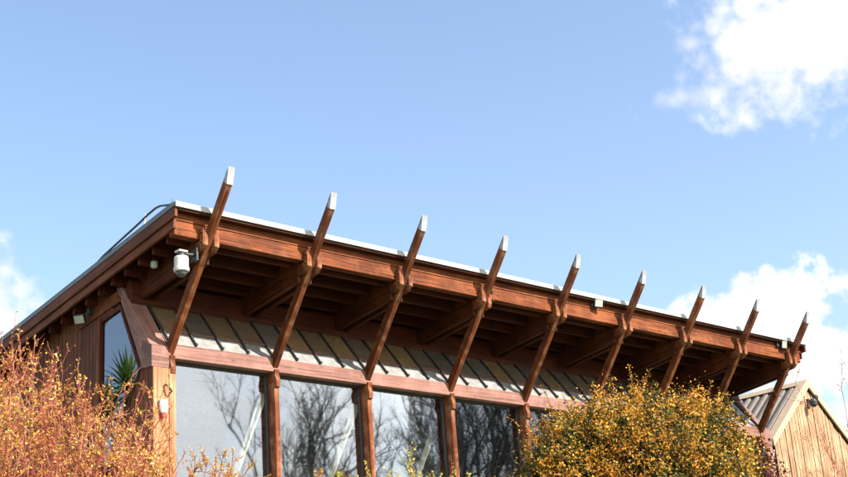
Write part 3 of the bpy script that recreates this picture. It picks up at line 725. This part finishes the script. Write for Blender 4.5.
# bare trees on the lawn opposite the windows (seen mirrored in the glass)
def bare_tree(x, y, h, seed, label):
    r = random.Random(seed); gz = ground_z(x, y); root = empty('bare_tree', (x, y, gz-.1), label, 'tree', 'bare trees opposite the windows')
    T = Soup(); Cn = Soup()
    def br(p, d, ln, rad, lev):
        n = 5 if lev < 3 else 4
        pts = grow(r, p, d, ln, n, .09 if lev == 0 else .17, .05)
        (T if lev == 0 else Cn).tube(pts, rad, rad*.5, 6 if lev == 0 else (4 if lev < 3 else 3))
        if lev >= 4: return
        k = (9, 6, 5, 4)[lev]
        for j in range(k):
            t = r.uniform(.35 if lev == 0 else .2, 1.0); q = min(n-1, int(t*n)); pp = pts[q].lerp(pts[q+1], t*n-q)
            dd = (pts[q+1]-pts[q]).normalized(); sd = (rv(r)*.8); sd -= dd*sd.dot(dd)
            br(pp, dd*.85+sd*.6+Vector((0, 0, .3)), ln*r.uniform(.34, .58), rad*(.45 if lev < 2 else .5), lev+1)
    br(Vector((x, y, gz-.1)), Vector((r.uniform(-.05, .05), r.uniform(-.05, .05), 1)), h*.62, h*.0095, 0)
    T.out('trunk', M['bark'], root, local=True); Cn.out('crown', M['bark'], root, local=True)
TL = 'tall bare leafless tree standing on the lawn opposite the windows'
for k, (x, y, h) in enumerate(((15.8, -10.5, 13), (16.6, -12.5, 12), (15.5, -8.5, 11), (19.0, -15.5, 13), (23.0, -13.0, 14), (27.5, -14.5, 14), (28.0, -20, 15), (14.4, -16.5, 13), (12.6, -11.0, 10.5), (13.2, -9.2, 11), (14.6, -14.5, 13))):
    bare_tree(x, y, h, 60+k, TL)
TL2 = 'tall bare leafless tree far to the left of the gable wall'

# ------------------------------------------------------------------ sun, sky, clouds
sd = Vector((.31, -1, .91)).normalized()
sun = bpy.data.lights.new('sun', 'SUN'); sun.energy = 4.8; sun.angle = math.radians(.53); sun.color = (1, .94, .84)
so_ = bpy.data.objects.new('sun', sun); COL.objects.link(so_); so_.rotation_euler = sd.to_track_quat('Z', 'Y').to_euler(); so_.location = (0, -10, 40)
w = bpy.data.worlds.new('World'); S.world = w; w.use_nodes = True; nt = w.node_tree; nt.nodes.clear(); L = nt.links.new
out = N(nt, 'ShaderNodeOutputWorld')
sky = N(nt, 'ShaderNodeTexSky', sky_type='NISHITA'); sky.sun_disc = False
sky.sun_elevation = math.asin(sd.z); sky.sun_rotation = math.atan2(sd.x, sd.y); sky.air_density = 1.0; sky.dust_density = 2.2; sky.ozone_density = 1.1
bg = N(nt, 'ShaderNodeBackground', Strength=.094); L(sky.outputs[0], bg.inputs[0])
tc = N(nt, 'ShaderNodeTexCoord'); sx = N(nt, 'ShaderNodeSeparateXYZ'); L(tc.outputs['Generated'], sx.inputs[0])
def mth(op, a, b=None, c=None, clamp=False):
    n = N(nt, 'ShaderNodeMath', operation=op); n.use_clamp = clamp
    for i, v in enumerate((a, b, c)):
        if v is None: continue
        if isinstance(v, (int, float)): n.inputs[i].default_value = v
        else: L(v, n.inputs[i])
    return n.outputs[0]
az = mth('ARCTAN2', sx.outputs[0], sx.outputs[1]); el = mth('ARCSINE', sx.outputs[2])
def nz(scale, detail, rough=.6):
    n = N(nt, 'ShaderNodeTexNoise', Scale=scale, Detail=detail, Roughness=rough); L(tc.outputs['Generated'], n.inputs['Vector']); return mth('SUBTRACT', n.outputs['Fac'], .5)
nA = nz(20, 9, .52); nB = nz(70, 5, .5); nD = nz(11, 6, .5); nC = nz(11, 9, .6)
edge = mth('MULTIPLY_ADD', nB, 1.0, mth('MULTIPLY', nA, 2.4))
mask = None
def blob(a0, e0, a, b, soft):
    global mask
    dx = mth('DIVIDE', mth('SUBTRACT', az, a0), a); dy = mth('DIVIDE', mth('SUBTRACT', el, e0), b)
    d = mth('SQRT', mth('ADD', mth('MULTIPLY', dx, dx), mth('MULTIPLY', dy, dy)))
    v = mth('DIVIDE', mth('SUBTRACT', mth('ADD', 1.0, edge), d), soft, clamp=True)
    mask = v if mask is None else mth('MAXIMUM', mask, v)
blob(1.085, .44, .108, .058, .8); blob(1.04, .438, .084, .044, .9); blob(1.12, .45, .07, .05, .6)
blob(.98, .415, .05, .018, 1.7); blob(.99, .452, .024, .014, 1.5)
blob(1.035, .226, .06, .05, .32); blob(1.09, .222, .05, .05, .35); blob(.985, .238, .055, .037, .42); blob(.94, .222, .065, .032, .5); blob(1.06, .15, .12, .05, .9)
blob(.42, .302, .06, .044, .7); blob(.38, .26, .10, .055, .6)
blob(-.55, .12, .30, .085, .5)
# broken cloud in the rest of the sky, behind and beside the viewer
back = mth('MULTIPLY', mth('SUBTRACT', .12, sx.outputs[1]), 4.0, clamp=True)
bc = mth('MULTIPLY', mth('MULTIPLY', mth('ADD', nC, .045), 11.0, clamp=True), back, clamp=True)
mask = mth('MAXIMUM', mask, bc)
mask = mth('MULTIPLY', mth('MULTIPLY', mask, mask), mth('SUBTRACT', 3.0, mth('MULTIPLY', mask, 2.0)))
shade = mth('MULTIPLY', mth('MULTIPLY_ADD', nA, .28, mth('MULTIPLY_ADD', nD, .3, .70)), mth('MULTIPLY_ADD', back, 1.5, 1.0))
cc = N(nt, 'ShaderNodeCombineXYZ'); L(mth('MULTIPLY', shade, .985), cc.inputs[0]); L(shade, cc.inputs[1]); L(mth('MULTIPLY', shade, 1.02), cc.inputs[2])
bc_ = N(nt, 'ShaderNodeBackground', Strength=.5); L(cc.outputs[0], bc_.inputs[0])
ms = N(nt, 'ShaderNodeMixShader'); L(mask, ms.inputs[0]); L(bg.outputs[0], ms.inputs[1]); L(bc_.outputs[0], ms.inputs[2]); L(ms.outputs[0], out.inputs[0])

# ------------------------------------------------------------------ camera
cam = bpy.data.cameras.new('camera'); co = bpy.data.objects.new('camera', cam); COL.objects.link(co)
rgt = Vector((.7369682, -.67247778, -.06820198)); up = Vector((-.17361208, -.28584059, .94241923)); fwd = Vector((.65325088, .68269232, .32740569))
co.matrix_world = Matrix.Translation((-9.951, -15.588, H-4.841)) @ Matrix((rgt, up, -fwd)).transposed().to_4x4()
cam.sensor_width = 36; cam.lens = 56.81; cam.clip_end = 5000; cam.clip_start = .1
S.camera = co
S.view_settings.view_transform = 'Standard'; S.view_settings.look = 'None'; S.view_settings.gamma = 1; S.view_settings.use_curve_mapping = False
S.view_settings.exposure = 1.7
S.cycles.max_bounces = 8; S.cycles.transparent_max_bounces = 16
